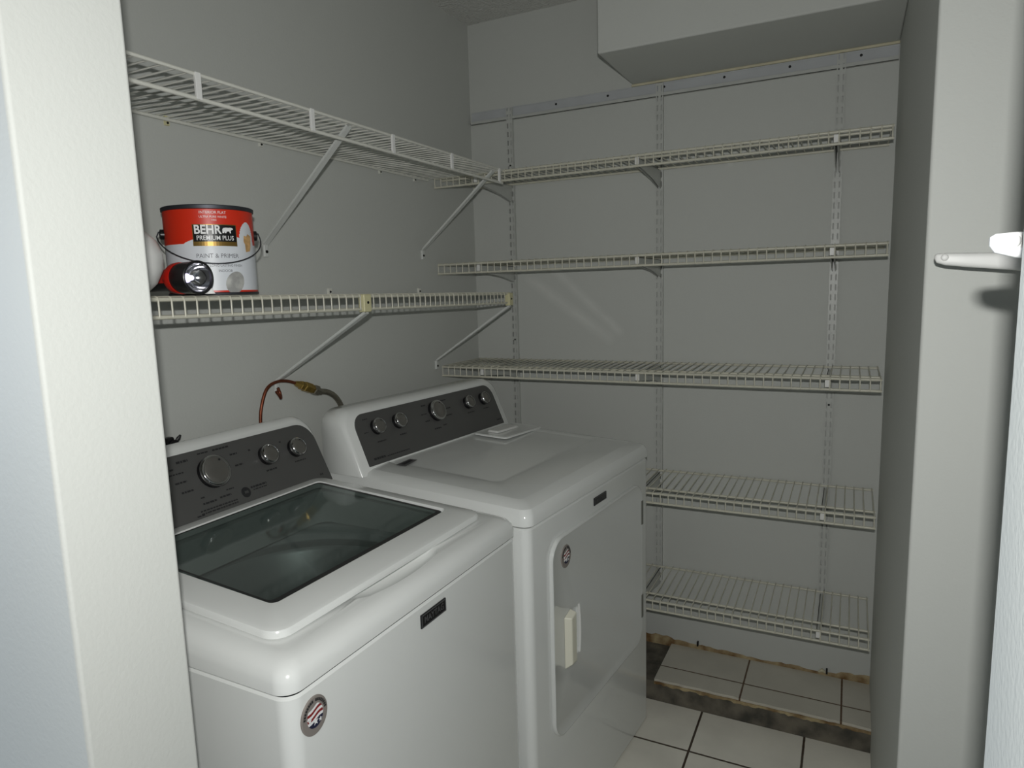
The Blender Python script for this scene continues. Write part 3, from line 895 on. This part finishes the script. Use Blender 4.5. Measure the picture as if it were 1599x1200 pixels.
# lid: white frame round a smoked pane
def lz(x, y): return wslope(x, y)
def lring(u0, u1, v0, v1, r, z): return ring_z(rr(u0, u1, v0, v1, r, 8), z, lz)
LU0, LU1, LV0, LV1 = -0.545, -0.058, 0.042, 0.652
GU0, GU1, GV0, GV1 = -0.512, -0.130, 0.105, 0.616
m = MB(); m.loft([lring(LU0, LU1, LV0, LV1, 0.032, 0.9215), lring(LU0, LU1, LV0, LV1, 0.032, 0.9275), lring(LU0+0.003, LU1-0.003, LV0+0.003, LV1-0.003, 0.030, 0.9325), lring(LU0+0.010, LU1-0.010, LV0+0.010, LV1-0.010, 0.026, 0.935),
                  lring(GU0, GU1, GV0, GV1, 0.014, 0.9355), lring(GU0+0.006, GU1-0.006, GV0+0.006, GV1-0.006, 0.012, 0.9215), lring(LU0, LU1, LV0, LV1, 0.032, 0.9215)], cap0=False, cap1=False)
lid = m.build('lid', M['white_enamel'], wa, smooth=35)
def gring(z):
    # the pane dips a little towards the front
    return [(x, y, z+lz(x, y)-0.004*(x-GU0)/(GU1-GU0)) for x, y in rr(GU0+0.0065, GU1-0.0065, GV0+0.0065, GV1-0.0065, 0.011, 8)]
m = MB(); m.loft([gring(0.9328), gring(0.9350)])
m.build('glass_pane', M['glass'], lid, smooth=30)
def dip(u0, u1, v0, v1, r, z):
    return [(x, y, z+lz(x, y)-0.004*(x-GU0)/(GU1-GU0)) for x, y in rr(u0, u1, v0, v1, r, 8)]
m = MB(); m.loft([dip(GU0+0.0070, GU1-0.0070, GV0+0.0070, GV1-0.0070, 0.011, 0.9353), dip(GU0+0.011, GU1-0.018, GV0+0.011, GV1-0.015, 0.009, 0.9353)], cap0=False, cap1=False)
m.build('black_border', M['black'], lid, smooth=0)
# tub
TC = (-0.325, 0.352)
m = MB()
m.lathe([(0.858, 0.300), (0.868, 0.292), (0.868, 0.262), (0.858, 0.248), (0.838, 0.246), (0.838, 0.252)], (TC[0], TC[1], 0), (0, 0, 1), 56, cap0=False, cap1=False)
m.build('tub_ring', M['tub_ring'], wa, smooth=40)
m = MB()
m.lathe([(0.845, 0.238), (0.835, 0.238), (0.825, 0.246), (0.815, 0.238), (0.60, 0.240), (0.47, 0.236), (0.45, 0.220), (0.45, 0.01)], (TC[0], TC[1], 0), (0, 0, 1), 56, cap0=False)
m.build('wash_basket', M['tub'], wa, smooth=40)
m = MB(); m.lathe([(0.452, 0.19), (0.47, 0.17), (0.49, 0.06), (0.53, 0.05), (0.545, 0.03)], (TC[0], TC[1], 0), (0, 0, 1), 40)
m.build('impeller', M['tub_ring'], wa, smooth=40)
pan, pt, nrm, upd = console(wa, 0.0, 0.696, -0.535, 0.5, 0.955, 1.119, -WD-0.006, 0.052, (0.012, 0.686), (0.951, 1.099), 0.048)
knob(pan, pt(0.362, 1.046), nrm, upd, 0.0365, math.radians(-35))
knob(pan, pt(0.518, 1.048), nrm, upd, 0.0245, 0)
knob(pan, pt(0.609, 1.046), nrm, upd, 0.0240, math.radians(-25))
lst = [(0.290, 0.318, 1.083, 0.005), (0.262, 0.280, 1.072, 0.004), (0.345, 0.372, 1.0895, 0.003), (0.384, 0.428, 1.0895, 0.004), (0.422, 0.442, 1.071, 0.004), (0.424, 0.446, 1.046, 0.004), (0.27, 0.298, 1.044, 0.004),
       (0.262, 0.298, 1.062, 0.003), (0.276, 0.304, 1.024, 0.004), (0.312, 0.322, 1.004, 0.003), (0.378, 0.398, 1.004, 0.003), (0.312, 0.348, 0.9915, 0.004), (0.356, 0.386, 0.9935, 0.004),
       (0.300, 0.395, 0.979, 0.0032), (0.300, 0.395, 0.9735, 0.003), (0.288, 0.306, 0.9715, 0.003), (0.440, 0.486, 0.993, 0.0045), (0.445, 0.486, 0.987, 0.0025), (0.50, 0.532, 1.016, 0.004), (0.592, 0.628, 1.016, 0.003),
       (0.474, 0.480, 1.070, 0.004), (0.569, 0.575, 1.069, 0.004), (0.652, 0.662, 0.970, 0.005)]
bars(pan, pt, upd, lst, M['dark'])
m = MB(); m.lathe([(0, 0.0125), (0.0006, 0.0120)], pt(0.424, 0.987, 0.0022), nrm, 28)
m.build('round_emblem', M['dark'], pan)
m = MB(); c0 = pt(0.424, 0.987, 0.0031)
for a_, b_ in ((-0.004, 0.0025), (-0.0005, 0.0025), (0.003, 0.0025)):
    m.add([c0+Vector((0, a_, 0))-upd*0.003, c0+Vector((0, a_+b_, 0))-upd*0.003, c0+Vector((0, a_+b_, 0))+upd*0.003, c0+Vector((0, a_, 0))+upd*0.003], [(0, 1, 2, 3)])
m.build('emblem_marks', M['panel'], pan, smooth=0)
name_badge(wa, 0.317, 0.398, 0.826, 0.852)
medallion(wa, 0.0475, 0.823, 0.0265, 0.0295)

# --- dryer
DX, DY, DTH, DW, DD = 0.7338, -1.1062, -0.0966, 0.754, 0.650
dr = thing('clothes_dryer', 'white front loading dryer right of the washing machine, under the shelves', 'dryer', (DX, DY, 0), DTH)
cabinet_mesh(DW, DD, 0.004, 0.8955, 0.022).build('cabinet', M['white_enamel'], dr, smooth=40)
for fu_ in (-0.06, -0.58):
    for fv in (0.07, DW-0.07):
        MB().lathe([(0, 0.022), (0.006, 0.022)], (fu_, fv, 0), (0, 0, 1), 14).build('foot', M['black'], dr)
def dslope(x, y): return 0.036*max(0.0, -x-0.04) + 0.010*(1-((y-DW/2)/(DW/2))**2)*min(1.0, max(0.0, -x/0.2))
def dlev(inset, z, sl):
    return ring_z(rr(-DD+inset*0.3, 0.004-inset, inset, DW-inset, max(0.014, 0.026-inset*0.3), 8), z, (lambda x, y: sl*dslope(x, y)) if sl else None)
m = MB(); m.loft([dlev(0.005, 0.8985, 0), dlev(0.0, 0.9015, 0), dlev(0.0, 0.918, 0.2), dlev(0.003, 0.929, 0.5), dlev(0.010, 0.9385, 0.8), dlev(0.024, 0.9455, 1), dlev(0.045, 0.9495, 1)], cap1=False)
# deck with a shallow embossed field
def dring(u0, u1, v0, v1, r, z, n=8): return ring_z(rr(u0, u1, v0, v1, r, n), z, dslope)
EU0, EU1, EV0, EV1 = -0.505, -0.148, 0.115, 0.672
m.loft([dlev(0.045, 0.9495, 1), dring(EU0-0.02, EU1+0.008, EV0-0.008, EV1+0.008, 0.03, 0.9510), dring(EU0-0.02, EU1, EV0, EV1, 0.028, 0.9485), dring(EU0, EU1-0.012, EV0+0.012, EV1-0.012, 0.022, 0.9478)], cap0=False, cap1=True)
m.build('top_panel', M['white_enamel'], dr, smooth=25)
# lint screen cover
lc = MB()
def lq(u0, u1, v0, v1, r, z): return ring_z(rr(u0, u1, v0, v1, r, 4), z, dslope)
lc.loft([lq(-0.492, -0.368, 0.492, 0.722, 0.010, 0.9500), lq(-0.492, -0.368, 0.492, 0.722, 0.010, 0.9540), lq(-0.488, -0.372, 0.496, 0.718, 0.008, 0.9556), lq(-0.480, -0.380, 0.504, 0.710, 0.006, 0.9540)])
cover = lc.build('lint_screen_cover', M['white_enamel'], dr, smooth=25)
m = MB(); m.loft([lq(-0.470, -0.425, 0.535, 0.665, 0.006, 0.9545), lq(-0.466, -0.429, 0.540, 0.660, 0.005, 0.9600)])
m.build('cover_handle', M['white_plastic'], cover, smooth=25)
m = MB()
m.add([(x, y, 0.9520+dslope(x, y)) for x, y in ((-0.470, 0.094), (-0.438, 0.098), (-0.448, 0.160), (-0.473, 0.157))], [(0, 1, 2, 3)])
m.add([(x, y, 0.9526+dslope(x, y)) for x, y in ((-0.462, 0.106), (-0.448, 0.107), (-0.455, 0.150), (-0.466, 0.149))], [(0, 1, 2, 3)], 1)
m.build('sticker', [M['sticker'], M['dark']], dr, smooth=0)
pan, pt, nrm, upd = console(dr, 0.0, 0.737, -0.510, 0.45, 0.975, 1.126, -DD-0.006, 0.048, (0.036, 0.700), (0.975, 1.1085), 0.040)
for v, r, mk in ((0.111, 0.0225, -0.5), (0.199, 0.0225, -0.2), (0.3735, 0.0325, -0.4), (0.542, 0.0215, -0.2), (0.631, 0.0215, 0.0)):
    knob(pan, pt(v, 1.066), nrm, upd, r, mk)
lst = [(0.095, 0.130, 1.028, 0.0035), (0.188, 0.216, 1.030, 0.0035), (0.070, 0.088, 1.092, 0.003), (0.06, 0.075, 1.058, 0.003), (0.318, 0.338, 1.090, 0.004), (0.305, 0.330, 1.066, 0.003), (0.312, 0.332, 1.045, 0.004),
       (0.340, 0.372, 1.018, 0.004), (0.415, 0.44, 1.092, 0.003), (0.425, 0.45, 1.066, 0.004), (0.415, 0.445, 1.046, 0.004), (0.385, 0.402, 1.022, 0.003), (0.525, 0.562, 1.036, 0.003), (0.615, 0.648, 1.036, 0.003),
       (0.060, 0.105, 0.989, 0.006), (0.112, 0.205, 0.9875, 0.003), (0.664, 0.690, 0.990, 0.004)]
bars(pan, pt, upd, lst, M['dark'])
# door
DV0, DV1, DZ0, DZ1 = 0.094, 0.676, 0.314, 0.836
def door_outline(d, u):
    return [(u, v, z) for v, z in rr(DV0+d, DV1-d, DZ0+d, DZ1-d, 0.055-d, 10)]
m = MB(); m.loft([door_outline(0.0, 0.0005), door_outline(0.0, 0.0065), door_outline(0.0015, 0.0090), door_outline(0.004, 0.0100), door_outline(0.0065, 0.0090)])
door = m.build('door', M['enamel_door'], dr, smooth=40)
c = MB(); c.loft([[(u, v, z) for v, z in rr(0.172-e, 0.232+e, 0.497-e, 0.628+e, 0.014, 6)] for u, e in ((-0.02, -0.012), (0.0092, 0.0), (0.03, 0.001))])
cut(door, c.build('cutter', M['enamel_door'], dr, smooth=0))
door.data.polygons.foreach_set('use_smooth', [True]*len(door.data.polygons))
door.data.set_sharp_from_angle(angle=math.radians(40))
m = MB()
m.loft([[(0.0090, 0.148, 0.487), (0.0090, 0.182, 0.487), (0.0090, 0.182, 0.636), (0.0090, 0.148, 0.625)],
        [(0.027, 0.158, 0.500), (0.027, 0.184, 0.500), (0.027, 0.184, 0.630), (0.027, 0.158, 0.622)]])
h_ = m.build('door_handle', M['grip'], door, bevel=0.003, seg=3)
m = MB(); rg = []
for i in range(13):
    q = -1+2*i/12
    rg.append([(0.0090, 0.226+0.006*(1-q*q), 0.562+0.066*q), (0.0120, 0.230+0.006*(1-q*q), 0.562+0.066*q), (0.0090, 0.236+0.006*(1-q*q), 0.562+0.066*q)])
m.loft(rg); m.build('recess_lip', M['white_plastic'], door, smooth=30)
for z in (0.737, 0.430):
    MB().box(0.0, 0.0112, DV1-0.008, DV1+0.004, z-0.038, z+0.038).build('hinge', M['hinge'], door, bevel=0.001)
name_badge(dr, 0.345, 0.423, 0.853, 0.8745)
medallion(door, 0.163, 0.780, 0.0250, 0.0290)
for ch in door.children:
    if ch.name.startswith('medallion'): ch.location.x = 0.0090

# ------------------------------------------------------------------ white hooks in the recess at the right
def hook(y, z, length, label):
    t = thing('wall_hook', label, 'hook', (RX, y, z), 0, 'white hooks in the right recess')
    m = MB(); m.box(-0.006, 0.0, -0.013, 0.013, -0.040, 0.030); m.build('base_plate', M['white_plastic'], t, bevel=0.003, seg=3)
    m = MB(); rg = []
    for q, hz, up in ((0.0, 0.0190, -0.008), (0.2, 0.0175, -0.006), (0.5, 0.0140, -0.002), (0.80, 0.0115, 0.002), (0.93, 0.0100, 0.004), (0.985, 0.0075, 0.0052), (1.0, 0.0035, 0.0060)):
        hy = 0.008*(1.0 if q < 0.9 else 0.85 if q < 0.95 else 0.6 if q < 0.99 else 0.3)
        rg.append([(-length*q, a_*0.5, b_) for a_, b_ in [(p[0]*2, p[1]) for p in rr(-hy, hy, up-hz, up+hz*0.75, min(hy, hz*0.8)*0.8, 4)]])
    m.loft(rg)
    arm = m.build('prong', M['white_plastic'], t, smooth=60)
    m = MB(); m.lathe([(0, 0.005), (0.0015, 0.0048), (0.003, 0.003)], (-length+0.012, -0.0072, 0.005), (0, -1, 0), 14); m.build('knob_tip', M['white_plastic'], arm, smooth=60)
    return t
hook(-1.238, 1.4575, RX-1.4725, 'white tapered hook in the right recess, against the bright wall face, the farther of two')
hook(-1.835, 1.452, RX-1.4505, 'bright white blunt hook at the right frame edge, the nearer of two hooks')
